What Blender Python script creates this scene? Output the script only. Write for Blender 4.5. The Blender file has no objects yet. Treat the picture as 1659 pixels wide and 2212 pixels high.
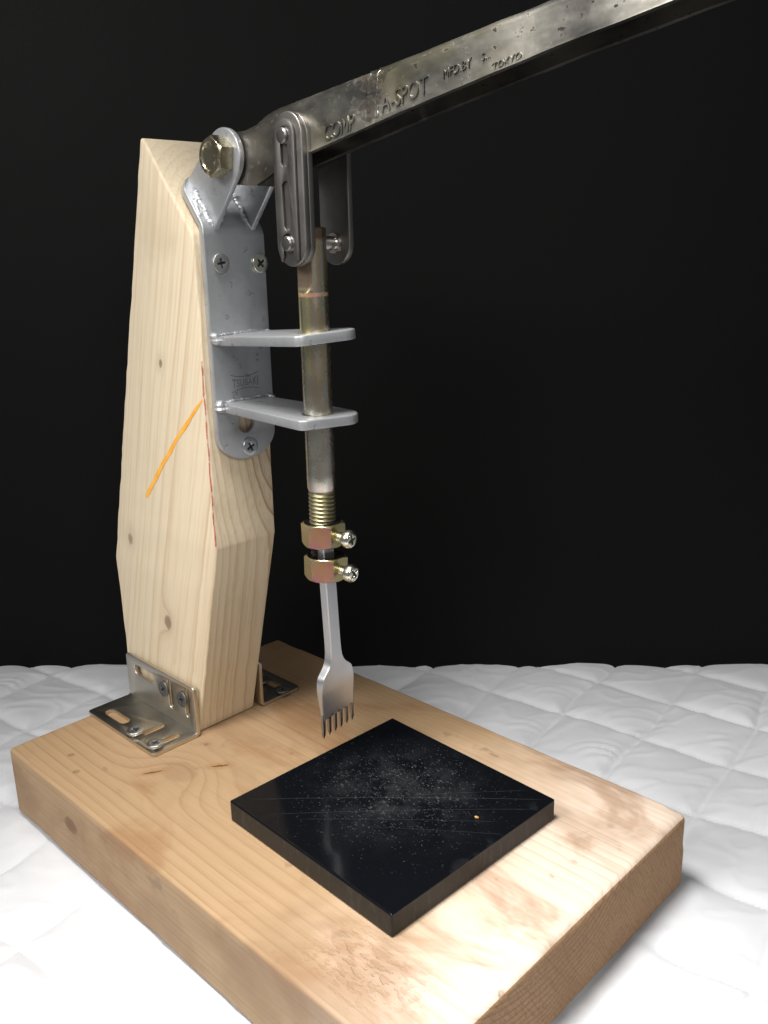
import bpy, bmesh, math, random
import numpy as np
from mathutils import Vector, Matrix, Euler

random.seed(7)
SC = bpy.context.scene
COL = SC.collection

# ------------------------------------------------------------------ camera
cd = bpy.data.cameras.new("camera")
cam = bpy.data.objects.new("camera", cd)
COL.objects.link(cam)
SC.camera = cam
cd.sensor_fit = 'HORIZONTAL'
cd.sensor_width = 36.0
cd.lens = 36.0 * 1915.98 / 1659.0
cd.clip_start = 0.005
cd.clip_end = 50.0
CAMP = Vector((0.4223, -0.1523, 0.2390))
yaw, pit, rol = 2.3436, -0.2846, -0.0219
fw = Vector((math.cos(pit) * math.cos(yaw), math.cos(pit) * math.sin(yaw), math.sin(pit)))
rt = Vector((math.sin(yaw), -math.cos(yaw), 0))
up = rt.cross(fw)
rt2 = rt * math.cos(rol) + up * math.sin(rol)
up2 = -rt * math.sin(rol) + up * math.cos(rol)
m3 = Matrix((rt2, up2, -fw)).transposed()
cam.matrix_world = Matrix.Translation(CAMP) @ m3.to_4x4()
HEAD = Vector((-0.6981, 0.7160))          # horizontal viewing direction
RIGHT = Vector((0.7160, 0.6981))

# ------------------------------------------------------------------ light
w = bpy.data.worlds.new("World")
SC.world = w
w.use_nodes = True
w.node_tree.nodes['Background'].inputs[0].default_value = (0.95, 0.97, 1.0, 1)
w.node_tree.nodes['Background'].inputs[1].default_value = 0.13

def lamp(name, loc, target, size, power, col, spread=180):
    ld = bpy.data.lights.new(name, 'AREA')
    ld.shape = 'DISK'
    ld.size = size
    ld.energy = power
    ld.color = col
    o = bpy.data.objects.new(name, ld)
    COL.objects.link(o)
    o.location = loc
    ld.spread = math.radians(spread)
    o.rotation_euler = (Vector(target) - Vector(loc)).to_track_quat('-Z', 'Y').to_euler()
    return o

lamp("desk_lamp", (0.205, -0.07, 0.62), (0.335, 0.01, 0.0), 0.17, 1.45, (1.0, 0.975, 0.93), 75)
lamp("fill_lamp_front", (1.0, -0.35, 0.70), (0.12, 0.09, 0.12), 0.34, 0.85, (1.0, 0.97, 0.94), 90)  # added front fill, brightens the cut face of the post
lamp("room_lamp_side", (0.05, -0.60, 0.62), (0.10, 0.0, 0.1), 0.30, 1.35, (1.0, 0.97, 0.93), 100)

SC.view_settings.view_transform = 'Standard'
SC.view_settings.look = 'None'
SC.view_settings.gamma = 1.0
SC.view_settings.exposure = 0.0
SC.view_settings.use_curve_mapping = False
SC.cycles.max_bounces = 6
SC.cycles.diffuse_bounces = 3
SC.cycles.glossy_bounces = 4

# ------------------------------------------------------------------ object helpers
WM = {}

def put(name, mesh, mat=None, parent=None, M=None):
    M = M or Matrix()
    o = bpy.data.objects.new(name, mesh)
    COL.objects.link(o)
    if mat is not None and mesh is not None and len(mesh.materials) == 0:
        mesh.materials.append(mat)
    if parent is not None:
        o.parent = parent
        o.matrix_parent_inverse = WM[parent.name].inverted()
    o.matrix_basis = M
    WM[o.name] = M
    return o

def tag(o, label, cat=None, group=None, kind=None):
    o['label'] = label
    if cat: o['category'] = cat
    if group: o['group'] = group
    if kind: o['kind'] = kind
    return o

def bm_mesh(bm, name, smooth=False, angle=None):
    bmesh.ops.recalc_face_normals(bm, faces=bm.faces)
    me = bpy.data.meshes.new(name)
    bm.to_mesh(me)
    bm.free()
    shade(me, smooth, angle)
    return me

def shade(me, smooth=True, angle=None):
    if smooth:
        me.polygons.foreach_set('use_smooth', [True] * len(me.polygons))
        if angle is not None:
            me.set_sharp_from_angle(angle=math.radians(angle))
    me.update()

def pydata(name, v, f, smooth=False, angle=None):
    me = bpy.data.meshes.new(name)
    me.from_pydata([tuple(p) for p in v], [], f)
    bm = bmesh.new()
    bm.from_mesh(me)
    bmesh.ops.recalc_face_normals(bm, faces=bm.faces)
    bm.to_mesh(me)
    bm.free()
    shade(me, smooth, angle)
    return me

def plate2d(name, outer, holes=(), thick=2.0, bev=0.3, res=1):
    """flat plate in millimetres in XY, thickness centred on Z; returned in metres"""
    cu = bpy.data.curves.new(name, 'CURVE')
    cu.dimensions = '2D'
    cu.fill_mode = 'BOTH'
    cu.extrude = max(thick / 2 - bev, 0.001)
    cu.bevel_depth = bev
    cu.bevel_resolution = res
    cu.offset = -bev
    for loop in [outer] + list(holes):
        s = cu.splines.new('POLY')
        s.points.add(len(loop) - 1)
        for p, q in zip(s.points, loop):
            p.co = (q[0], q[1], 0, 1)
        s.use_cyclic_u = True
    o = bpy.data.objects.new(name, cu)
    COL.objects.link(o)
    dg = bpy.context.evaluated_depsgraph_get()
    me = bpy.data.meshes.new_from_object(o.evaluated_get(dg))
    me.name = name
    bpy.data.objects.remove(o)
    bpy.data.curves.remove(cu)
    me.materials.clear()
    bm = bmesh.new()
    bm.from_mesh(me)
    bmesh.ops.remove_doubles(bm, verts=bm.verts, dist=0.002)
    bmesh.ops.scale(bm, vec=(.001, .001, .001), verts=bm.verts)
    bmesh.ops.recalc_face_normals(bm, faces=bm.faces)
    bm.to_mesh(me)
    bm.free()
    shade(me, True, 35)
    return me

def arc(cx, cy, r, a0, a1, n=16, ry=None):
    ry = ry or r
    return [(cx + r * math.cos(math.radians(a0 + (a1 - a0) * i / n)),
             cy + ry * math.sin(math.radians(a0 + (a1 - a0) * i / n))) for i in range(n + 1)]

def circ(cx, cy, r, n=28):
    return [(cx + r * math.cos(2 * math.pi * i / n), cy + r * math.sin(2 * math.pi * i / n)) for i in range(n)]

def stadium(x0, y0, x1, y1, r, n=12):
    a = math.degrees(math.atan2(y1 - y0, x1 - x0))
    return arc(x1, y1, r, a - 90, a + 90, n) + arc(x0, y0, r, a + 90, a + 270, n)

def rrect(x0, y0, x1, y1, r, n=5):
    return (arc(x1 - r, y1 - r, r, 0, 90, n) + arc(x0 + r, y1 - r, r, 90, 180, n)
            + arc(x0 + r, y0 + r, r, 180, 270, n) + arc(x1 - r, y0 + r, r, 270, 360, n))

def lathe(prof, n=32, cap=True):
    """prof list of (r,z) -> verts, faces (axis Z)"""
    v, f = [], []
    for r, z in prof:
        for i in range(n):
            a = 2 * math.pi * i / n
            v.append((r * math.cos(a), r * math.sin(a), z))
    for k in range(len(prof) - 1):
        for i in range(n):
            j = (i + 1) % n
            f.append((k * n + i, k * n + j, (k + 1) * n + j, (k + 1) * n + i))
    if cap:
        f.append(tuple(range(n - 1, -1, -1)))
        f.append(tuple((len(prof) - 1) * n + i for i in range(n)))
    return v, f

def join(name, meshes, angle=35):
    bm = bmesh.new()
    for me, M in meshes:
        t = bmesh.new()
        t.from_mesh(me)
        bmesh.ops.transform(t, matrix=M, verts=t.verts)
        tmp = bpy.data.meshes.new('tmp')
        t.to_mesh(tmp)
        t.free()
        bm.from_mesh(tmp)
        bpy.data.meshes.remove(tmp)
    me = bpy.data.meshes.new(name)
    bm.to_mesh(me)
    bm.free()
    shade(me, True, angle)
    return me

def frame(origin, xdir, ydir):
    x = Vector(xdir).normalized()
    y = Vector(ydir)
    y = (y - x * y.dot(x)).normalized()
    z = x.cross(y)
    m = Matrix((x, y, z)).transposed().to_4x4()
    m.translation = Vector(origin)
    return m

# ------------------------------------------------------------------ numpy noise
_R = np.random.RandomState(11)
_T = _R.rand(256, 256)

def vnoise(x, y):
    xi = np.floor(x).astype(int); yi = np.floor(y).astype(int)
    fx = x - xi; fy = y - yi
    fx = fx * fx * (3 - 2 * fx); fy = fy * fy * (3 - 2 * fy)
    g = lambda a, b: _T[a & 255, b & 255]
    return ((g(xi, yi) * (1 - fx) + g(xi + 1, yi) * fx) * (1 - fy)
            + (g(xi, yi + 1) * (1 - fx) + g(xi + 1, yi + 1) * fx) * fy)

def fbm(x, y, o=4):
    s = 0; a = .5
    for k in range(o):
        s = s + a * vnoise(x * 2 ** k + 17.3 * k, y * 2 ** k + 9.1 * k)
        a *= .5
    return s

# ------------------------------------------------------------------ shader helpers
class NT:
    def __init__(self, name):
        self.mat = bpy.data.materials.new(name)
        self.mat.use_nodes = True
        self.t = self.mat.node_tree
        self.b = self.t.nodes['Principled BSDF']
        self._p = None

    def n(self, typ, ins=None, **props):
        nd = self.t.nodes.new(typ)
        for k, v in props.items():
            setattr(nd, k, v)
        for k, v in (ins or {}).items():
            self.set(nd.inputs[k], v)
        return nd

    def set(self, sock, v):
        if isinstance(v, bpy.types.NodeSocket):
            self.t.links.new(v, sock)
        elif isinstance(v, (tuple, list)) and len(v) == 3 and len(sock.default_value) == 4:
            sock.default_value = (*v, 1)
        else:
            sock.default_value = v

    def m(self, op, a, b=0.0, c=0.0, clamp=False):
        nd = self.n('ShaderNodeMath', {0: a, 1: b, 2: c}, operation=op)
        nd.use_clamp = clamp
        return nd.outputs[0]

    def vm(self, op, a, b=(0, 0, 0)):
        nd = self.n('ShaderNodeVectorMath', {0: a, 1: b}, operation=op)
        return nd.outputs['Value'] if op in ('LENGTH', 'DISTANCE', 'DOT_PRODUCT') else nd.outputs[0]

    @property
    def pos(self):
        if self._p is None:
            self._p = self.n('ShaderNodeTexCoord').outputs['Object']
        return self._p

    def scale(self, p, s):
        return self.vm('MULTIPLY', p, s)

    def noise(self, p, scale, detail=3, rough=.5, col=False, dist=0.0):
        nd = self.n('ShaderNodeTexNoise', {'Vector': p, 'Scale': scale, 'Detail': detail, 'Roughness': rough, 'Distortion': dist})
        return nd.outputs['Color' if col else 0]

    def voro(self, p, scale, feat='F1', out='Distance', rnd=1.0):
        nd = self.n('ShaderNodeTexVoronoi', {'Vector': p, 'Scale': scale, 'Randomness': rnd}, feature=feat)
        return nd.outputs[out]

    def ramp(self, f, stops, interp='LINEAR'):
        nd = self.n('ShaderNodeValToRGB', {0: f})
        cr = nd.color_ramp
        cr.interpolation = interp
        while len(cr.elements) < len(stops):
            cr.elements.new(0.5)
        for e, (p, c) in zip(cr.elements, stops):
            e.position = p
            e.color = (*c, 1) if isinstance(c, (tuple, list)) else (c, c, c, 1)
        return nd.outputs[0]

    def step(self, f, a, b):
        nd = self.n('ShaderNodeMapRange', {0: f, 1: a, 2: b, 3: 0.0, 4: 1.0}, interpolation_type='SMOOTHSTEP')
        return nd.outputs[0]

    def mix(self, f, a, b, blend='MIX'):
        nd = self.n('ShaderNodeMix', data_type='RGBA', blend_type=blend)
        self.set(nd.inputs[0], f); self.set(nd.inputs[6], a); self.set(nd.inputs[7], b)
        return nd.outputs[2]

    def sep(self, p):
        nd = self.n('ShaderNodeSeparateXYZ', {0: p})
        return nd.outputs[0], nd.outputs[1], nd.outputs[2]

    def comb(self, x, y, z):
        return self.n('ShaderNodeCombineXYZ', {0: x, 1: y, 2: z}).outputs[0]

    def bump(self, h, dist, strength=1.0, nrm=None):
        ins = {'Height': h, 'Distance': dist, 'Strength': strength}
        nd = self.n('ShaderNodeBump', ins)
        if nrm is not None:
            self.set(nd.inputs['Normal'], nrm)
        return nd.outputs[0]

    def out(self, color=None, rough=None, metal=None, normal=None, **kw):
        b = self.b.inputs
        if color is not None: self.set(b['Base Color'], color)
        if rough is not None: self.set(b['Roughness'], rough)
        if metal is not None: self.set(b['Metallic'], metal)
        if normal is not None: self.set(b['Normal'], normal)
        for k, v in kw.items():
            self.set(b[k], v)
        return self.mat

def wood(name, axis, pith, spacing, light, dark, stain, knots=(), late=.55, stain_amt=.5, extra=None, warp=.006, heart=None):
    """growth rings round a pith line; axis = angle (deg) of the grain from +X towards +Z"""
    N = NT(name)
    p = N.pos
    a = math.radians(axis)
    x, y, z = N.sep(p)
    g = N.m('ADD', N.m('MULTIPLY', x, math.cos(a)), N.m('MULTIPLY', z, math.sin(a)))
    d = N.m('SUBTRACT', N.m('MULTIPLY', x, math.sin(a)), N.m('MULTIPLY', z, math.cos(a)))
    q = N.comb(g, y, d)                                    # grain space
    wv = N.noise(N.scale(q, (5, 14, 14)), 1.0, 2, .5, col=True)
    wo = N.vm('MULTIPLY', N.vm('SUBTRACT', wv, (.5, .5, .5)), (0, warp * 2, warp * 2))
    qq = N.vm('ADD', q, wo)
    gx, gy, gd = N.sep(qq)
    dy = N.m('SUBTRACT', gy, pith[0])
    dd = N.m('SUBTRACT', gd, pith[1])
    r = N.m('SQRT', N.m('ADD', N.m('MULTIPLY', dy, dy), N.m('MULTIPLY', dd, dd)))
    kmask = None
    kdark = None
    for (kx, ky, kz, kr, st, drk) in knots:
        v = N.vm('SUBTRACT', p, (kx, ky, kz))
        vx, vy, vz = N.sep(v)
        kg = N.m('ADD', N.m('MULTIPLY', vx, math.cos(a)), N.m('MULTIPLY', vz, math.sin(a)))
        kd = N.m('SUBTRACT', N.m('MULTIPLY', vx, math.sin(a)), N.m('MULTIPLY', vz, math.cos(a)))
        kq = N.comb(N.m('MULTIPLY', kg, 1.0 / st), vy, kd)
        kn = N.noise(p, 260, 2, .6)
        L = N.m('ADD', N.vm('LENGTH', kq), N.m('MULTIPLY', N.m('SUBTRACT', kn, .5), min(kr * .9, .0022)))
        halo = N.m('EXPONENT', N.m('MULTIPLY', N.m('MULTIPLY', L, L), -1.0 / (kr * kr * 5)))
        r = N.m('ADD', r, N.m('MULTIPLY', halo, kr * .9))
        core = N.step(L, kr, kr * .45)
        ring = N.m('MULTIPLY', N.step(L, kr * 1.15, kr * .9), N.step(L, kr * .5, kr * .85))
        cm = N.m('ADD', N.m('MULTIPLY', core, .7 * drk), N.m('MULTIPLY', ring, .45 * drk), clamp=True)
        hm = N.m('MULTIPLY', halo, .20 * drk)
        cm = N.m('MAXIMUM', cm, hm)
        kdark = cm if kdark is None else N.m('MAXIMUM', kdark, cm)
    # uneven ring widths
    r = N.m('ADD', r, N.m('MULTIPLY', N.noise(N.comb(N.m('MULTIPLY', r, 60.0), 0.0, 0.0), 1.0, 2), spacing * 1.6))
    fr = N.m('FRACT', N.m('DIVIDE', r, spacing))
    ringf = N.ramp(fr, [(0, 0.0), (.40, .04), (.74, .35), (.90, 1.0), (1.0, 0.0)])
    ringid = N.noise(N.comb(N.m('MULTIPLY', r, 35.0), 3.3, 0.0), 1.0, 1)
    ringf = N.m('MULTIPLY', ringf, N.m('ADD', .35, N.m('MULTIPLY', N.step(ringid, .35, .65), .65)))
    fib = N.noise(N.scale(q, (14, 700, 700)), 1.0, 2, .6)
    fib2 = N.noise(N.scale(q, (45, 2600, 2600)), 1.0, 2, .6)
    blot = N.noise(N.scale(q, (9, 28, 28)), 1.0, 3, .6)
    blot2 = N.noise(N.scale(q, (3.2, 9, 9)), 1.0, 2, .55, dist=.4)
    lt = late
    if heart:      # darker, broader late wood close to the pith
        near = N.step(r, heart[0], heart[1])
        lt = N.m('ADD', late, N.m('MULTIPLY', near, 1.3))
        dark = N.mix(N.m('MULTIPLY', near, .8), dark, (.30, .125, .035))
    c = N.mix(N.m('MULTIPLY', ringf, lt), light, dark)
    c = N.mix(N.m('MULTIPLY', N.step(fib, .45, .75), .28), c, dark)
    c = N.mix(N.m('MULTIPLY', N.step(fib2, .5, .8), .18), c, dark)
    c = N.mix(N.m('MULTIPLY', N.step(blot2, .45, .72), stain_amt), c, N.mix(.5, c, stain))
    c = N.mix(N.m('MULTIPLY', N.step(blot, .55, .8), stain_amt * .8), c, N.mix(.5, c, stain))
    if kdark is not None:
        c = N.mix(kdark, c, (.13, .055, .02))
    h = N.m('ADD', N.m('MULTIPLY', fib, .6), N.m('MULTIPLY', fib2, .4))
    h = N.m('SUBTRACT', h, N.m('MULTIPLY', ringf, -.25))
    h = N.m('MULTIPLY', h, .00014)
    rough = N.m('ADD', .5, N.m('MULTIPLY', fib, .2))
    if extra:
        c, h, rough = extra(N, p, c, h, rough)
    return N.out(c, rough, 0.0, N.bump(h, 1.0, .9), **{'Specular IOR Level': .3})

def metal(name, col, rough=.35, var=.15, spot=(.05, .04, .03), spot_amt=.0, scale=90, bump=.00006, streak=None, met=1.0, lo=.58, hi=.66):
    N = NT(name)
    p = N.pos
    ps = N.scale(p, streak) if streak else p
    n1 = N.noise(ps, scale, 4, .6)
    n2 = N.noise(p, scale * 6, 3, .6)
    c = N.mix(N.m('MULTIPLY', N.step(n1, .35, .7), var * 2, clamp=True), col, tuple(k * .55 for k in col))
    sm = N.m('MULTIPLY', N.step(N.noise(p, scale * 3.2, 3, .65), lo, hi), spot_amt)
    c = N.mix(sm, c, spot)
    r = N.m('ADD', rough, N.m('MULTIPLY', N.m('SUBTRACT', n1, .5), .35))
    r = N.m('ADD', r, N.m('MULTIPLY', sm, .3), clamp=True)
    mt = N.m('SUBTRACT', met, N.m('MULTIPLY', sm, met * .8))
    return N.out(c, r, mt, N.bump(N.m('ADD', n1, N.m('MULTIPLY', n2, .6)), bump, .6))

# ------------------------------------------------------------------ materials
POST_A = 73.5     # grain leans 16.5 degrees forward
def post_extra(N, p, c, nrm, rough):
    # faint grey handling smudges
    sm = N.step(N.noise(p, 26, 3, .5), .58, .75)
    c = N.mix(N.m('MULTIPLY', sm, .22), c, (.42, .33, .2))
    return c, nrm, rough

M_POST = wood('pine_post', POST_A, (0.117, 0.033), .0037, (.75, .645, .475), (.45, .29, .145), (.54, .41, .26),
              knots=[(.0572, .0749, .1913, .0015, 1.5, 1.0), (.0124, .0749, .0962, .0024, 1.4, .8),
                     (.0417, .0749, .0564, .0031, 1.4, 1.0)],
              late=.52, stain_amt=.30, extra=post_extra, warp=.0022, heart=(.032, .022))

def board_extra(N, p, c, nrm, rough):
    x, y, z = N.sep(p)
    # torn, flaky patch towards the front left of the top
    cx = N.m('DIVIDE', N.m('SUBTRACT', x, .238), .030)
    cy = N.m('DIVIDE', N.m('SUBTRACT', y, .022), .017)
    dd = N.m('SQRT', N.m('ADD', N.m('MULTIPLY', cx, cx), N.m('MULTIPLY', cy, cy)))
    mask = N.m('MULTIPLY', N.step(N.m('ADD', dd, N.m('MULTIPLY', N.noise(p, 60, 3), 1.4)), 2.0, .7), N.step(z, -.003, -.001))
    fl = N.noise(N.scale(p, (260, 380, 100)), 1.0, 3, .5)
    fm = N.m('MULTIPLY', mask, N.step(fl, .47, .60))
    c = N.mix(N.m('MULTIPLY', mask, .55), c, (.40, .26, .165))
    c = N.mix(N.m('MULTIPLY', fm, N.m('ADD', .10, N.m('MULTIPLY', N.noise(p, 90, 2), .6))), c, (.20, .115, .06))
    nrm = N.m('SUBTRACT', nrm, N.m('MULTIPLY', fm, .0003))
    # dark split next to the swirled grain in front of the bracket
    for (kx, ky, ang, ln, wd) in ((.0768, .0378, 62, .0055, .0005), (.0965, .0632, 52, .0050, .00045)):
        a = math.radians(ang)
        ux = N.m('ADD', N.m('MULTIPLY', N.m('SUBTRACT', x, kx), math.cos(a)), N.m('MULTIPLY', N.m('SUBTRACT', y, ky), math.sin(a)))
        uy = N.m('SUBTRACT', N.m('MULTIPLY', N.m('SUBTRACT', y, ky), math.cos(a)), N.m('MULTIPLY', N.m('SUBTRACT', x, kx), math.sin(a)))
        uy = N.m('ADD', uy, N.m('MULTIPLY', N.m('SUBTRACT', N.noise(p, 240, 2), .5), .003))
        e = N.m('ADD', N.m('POWER', N.m('DIVIDE', ux, ln), 2.0), N.m('POWER', N.m('DIVIDE', uy, wd * 1.4), 2.0))
        ck = N.m('MULTIPLY', N.step(e, 1.0, .35), N.step(z, -.003, -.001))
        c = N.mix(N.m('MULTIPLY', ck, .9), c, (.05, .022, .008))
        nrm = N.m('SUBTRACT', nrm, N.m('MULTIPLY', ck, .0008))
        e2 = N.m('ADD', N.m('POWER', N.m('DIVIDE', ux, ln * 1.9), 2.0), N.m('POWER', N.m('DIVIDE', uy, .004), 2.0))
        hl = N.m('MULTIPLY', N.step(e2, 1.2, .0), N.step(z, -.003, -.001))
        c = N.mix(N.m('MULTIPLY', hl, .42), c, (.34, .18, .07))
    # small dents and specks
    vd = N.voro(N.scale(p, (1, 1, .3)), 60, 'F1')
    vc = N.n('ShaderNodeSeparateColor', {0: N.voro(N.scale(p, (1, 1, .3)), 60, 'F1', 'Color')}).outputs[0]
    sp = N.m('MULTIPLY', N.step(vd, .13, .07), N.m('GREATER_THAN', vc, .82))
    c = N.mix(N.m('MULTIPLY', sp, .5), c, (.22, .14, .08))
    nrm = N.m('SUBTRACT', nrm, N.m('MULTIPLY', sp, .0004))
    # light falloff painted into the wood: darker orange at the back, brightened front
    dim_back = N.step(N.m('ADD', x, N.m('MULTIPLY', N.m('SUBTRACT', N.noise(N.scale(p, (12, 20, 20)), 1.0, 3, .6), .5), .16)), .29, .16)
    c = N.mix(N.m('MULTIPLY', dim_back, .7), c, N.mix(1.0, c, (.80, .70, .58), 'MULTIPLY'))
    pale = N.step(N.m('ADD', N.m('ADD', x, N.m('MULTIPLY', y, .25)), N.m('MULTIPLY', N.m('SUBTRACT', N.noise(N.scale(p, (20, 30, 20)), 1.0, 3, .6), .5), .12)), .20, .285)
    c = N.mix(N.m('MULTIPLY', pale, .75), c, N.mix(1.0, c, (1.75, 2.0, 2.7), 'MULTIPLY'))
    # brownish handling stains with a shape of their own
    st = N.step(N.noise(N.scale(p, (14, 26, 20)), 1.0, 4, .6, dist=.8), .49, .66)
    c = N.mix(N.m('MULTIPLY', st, .55), c, (.25, .125, .055))
    st2 = N.step(N.noise(N.scale(p, (7, 11, 9)), 1.0, 4, .65, dist=.5), .47, .62)
    c = N.mix(N.m('MULTIPLY', st2, .52), c, (.24, .15, .085))
    ink = N.step(N.noise(N.scale(p, (40, 60, 40)), 1.0, 3, .6), .64, .72)
    c = N.mix(N.m('MULTIPLY', ink, .5), c, (.19, .125, .08))
    return c, nrm, rough

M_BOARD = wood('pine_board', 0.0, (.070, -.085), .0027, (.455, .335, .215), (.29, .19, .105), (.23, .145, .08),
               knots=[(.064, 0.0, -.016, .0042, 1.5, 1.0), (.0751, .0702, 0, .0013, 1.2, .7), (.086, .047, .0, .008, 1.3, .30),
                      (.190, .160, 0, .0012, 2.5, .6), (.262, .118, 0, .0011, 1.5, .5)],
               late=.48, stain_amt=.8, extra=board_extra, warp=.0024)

def end_extra(N, p, c, nrm, rough):
    x, y, z = N.sep(p)
    saw = N.noise(N.comb(0.0, N.m('ADD', N.m('MULTIPLY', y, 620.0), N.m('MULTIPLY', z, 420.0)), N.m('MULTIPLY', N.m('SUBTRACT', z, y), 60.0)), 1.0, 3, .6)
    pit = N.step(N.noise(p, 520, 3, .65), .55, .7)
    c = N.mix(N.m('MULTIPLY', N.step(saw, .45, .7), .3), c, (.13, .075, .04))
    c = N.mix(N.m('MULTIPLY', pit, .22), c, (.09, .045, .02))
    nrm = N.m('ADD', nrm, N.m('MULTIPLY', N.m('SUBTRACT', saw, N.m('MULTIPLY', pit, .5)), .0003))
    return c, nrm, N.m('ADD', rough, .15)

M_END = wood('pine_end_grain', 0.0, (.070, -.085), .0027, (.36, .215, .115), (.18, .095, .042), (.18, .10, .045),
             late=.7, stain_amt=.8, extra=end_extra)  # end grain colour, darkened further for the shade on the end face

def plastic():
    N = NT('black_plastic_slab')
    p = N.pos
    x, y, z = N.sep(p)
    top = N.step(z, .0091, .0097)
    cx = N.m('DIVIDE', N.m('SUBTRACT', x, .186), .040)
    cy = N.m('DIVIDE', N.m('SUBTRACT', y, .096), .038)
    dd = N.m('SQRT', N.m('ADD', N.m('MULTIPLY', cx, cx), N.m('MULTIPLY', cy, cy)))
    wear = N.m('MULTIPLY', N.step(dd, 1.35, .1), top)
    wear_wide = N.m('MULTIPLY', N.step(dd, 1.9, .5), top)
    # punch marks: little crescents and flecks
    pw = N.vm('ADD', p, N.vm('MULTIPLY', N.vm('SUBTRACT', N.noise(p, 350, 2, .5, col=True), (.5, .5, .5)), (.0022, .0022, 0)))
    marks = None
    for sc, th in ((640, .66), (900, .60), (420, .84)):
        pp = N.scale(N.vm('ADD', pw, (sc * .01, 0, 0)), (1.0, 1.7, 0))
        vd = N.voro(pp, sc, 'F1')
        vc = N.n('ShaderNodeSeparateColor', {0: N.voro(pp, sc, 'F1', 'Color')})
        ringm = N.m('MULTIPLY', N.step(vd, .34, .28), N.step(vd, .16, .22))
        half = N.step(N.noise(p, sc * .9, 1), .5, .56)
        mk = N.m('MULTIPLY', N.m('MULTIPLY', ringm, half), N.m('GREATER_THAN', N.m('ADD', vc.outputs[0], N.m('MULTIPLY', wear, .5)), th + .28))
        marks = mk if marks is None else N.m('MAXIMUM', marks, mk)
    fleck = N.m('MULTIPLY', N.step(N.noise(N.scale(pw, (1, 2.4, 1)), 900, 2, .6), .70, .76), wear_wide)
    marks = N.m('MAXIMUM', N.m('MULTIPLY', marks, wear_wide), fleck)
    dust = N.m('MULTIPLY', N.m('MULTIPLY', N.step(N.noise(p, 75, 4, .65), .38, .75), wear), .06)
    # long straight scratches running parallel to each other
    sc_all = None
    for (px, py, ang, wd, ln) in ((.19, .092, 42, .00016, .066), (.197, .086, 44, .00013, .060), (.205, .11, 46.5, .00011, .035),
                                  (.216, .085, 37, .0001, .03), (.20, .08, 41, .0001, .045)):
        a = math.radians(ang)
        ux = N.m('ADD', N.m('MULTIPLY', N.m('SUBTRACT', x, px), math.cos(a)), N.m('MULTIPLY', N.m('SUBTRACT', y, py), math.sin(a)))
        uy = N.m('SUBTRACT', N.m('MULTIPLY', N.m('SUBTRACT', y, py), math.cos(a)), N.m('MULTIPLY', N.m('SUBTRACT', x, px), math.sin(a)))
        uy = N.m('ADD', uy, N.m('MULTIPLY', N.m('MULTIPLY', ux, ux), .35))
        s = N.m('MULTIPLY', N.step(N.m('ABSOLUTE', uy), wd * 1.6, wd * .4), N.step(N.m('ABSOLUTE', ux), ln, ln * .8))
        s = N.m('MULTIPLY', s, N.m('ADD', .35, N.noise(p, 120, 2)))
        sc_all = s if sc_all is None else N.m('MAXIMUM', sc_all, s)
    sc_all = N.m('MULTIPLY', sc_all, top)
    # scuffs along the near edges, saw marks on the sides
    eg = N.m('MULTIPLY', N.m('MULTIPLY', N.step(N.m('MAXIMUM', x, N.m('SUBTRACT', .2755, y)), .232, .239), N.step(N.noise(N.scale(p, (60, 60, 10)), 1.0, 3, .6), .57, .66)), top)
    side = N.m('SUBTRACT', 1.0, top)
    saw = N.noise(N.scale(p, (380, 380, 120)), 1.0, 3, .6)
    c = N.mix(N.m('MULTIPLY', side, .8), (.0035, .004, .0055), (.022, .0215, .021))
    c = N.mix(N.m('MULTIPLY', marks, .19), c, (.30, .31, .33))
    c = N.mix(dust, c, (.35, .37, .40))
    c = N.mix(N.m('MULTIPLY', sc_all, .08), c, (.30, .31, .33))
    c = N.mix(N.m('MULTIPLY', eg, .025), c, (.30, .30, .32))
    c = N.mix(N.m('MULTIPLY', N.m('MULTIPLY', side, N.step(saw, .5, .7)), .35), c, (.07, .068, .065))
    r = N.m('ADD', N.m('ADD', .12, N.m('MULTIPLY', wear, .12)), N.m('ADD', N.m('MULTIPLY', side, .40), N.m('MULTIPLY', marks, .3)))
    h = N.m('ADD', N.m('MULTIPLY', marks, -1.0), N.m('MULTIPLY', N.m('MULTIPLY', saw, side), 1.0))
    return N.out(c, r, 0.0, N.bump(h, .00012, .4), **{'Specular IOR Level': .35})

M_SLAB = plastic()
M_PLATE = metal('silver_painted_steel', (.49, .505, .525), .38, .20, spot=(.10, .10, .11), spot_amt=.6, scale=55, bump=.00016, met=.62, lo=.61, hi=.69)
M_WELD = metal('silver_painted_weld', (.55, .56, .58), .40, .12, spot=(.08, .08, .08), spot_amt=.7, scale=160, bump=.0001, met=.65, lo=.66, hi=.72)
M_ZINC = metal('yellow_zinc_bracket', (.66, .62, .54), .33, .03, scale=40, bump=.00002)
M_SCREW = metal('zinc_screw', (.66, .68, .70), .34, .12, scale=300, bump=.00003)
M_SCREWD = metal('dark_zinc_screw', (.17, .175, .18), .5, .15, met=.8, scale=300, bump=.00004)
M_SCREWM = metal('dull_zinc_screw', (.42, .43, .42), .42, .15, met=.8, scale=300, bump=.00004)
M_SCREWY = metal('pale_gold_screw', (.80, .78, .66), .26, .10, scale=300, bump=.00003)
M_BOLT = metal('gold_zinc_bolt', (.55, .49, .34), .28, .16, spot=(.16, .11, .05), spot_amt=.6, scale=110, bump=.00005)
M_LINK = metal('dark_chain_steel', (.22, .21, .20), .46, .12, spot=(.10, .06, .04), spot_amt=.35, scale=120, bump=.00004, lo=.64, hi=.72)
M_PIN = metal('chain_pin_steel', (.27, .26, .25), .38, .15, scale=300, bump=.00004)
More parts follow.
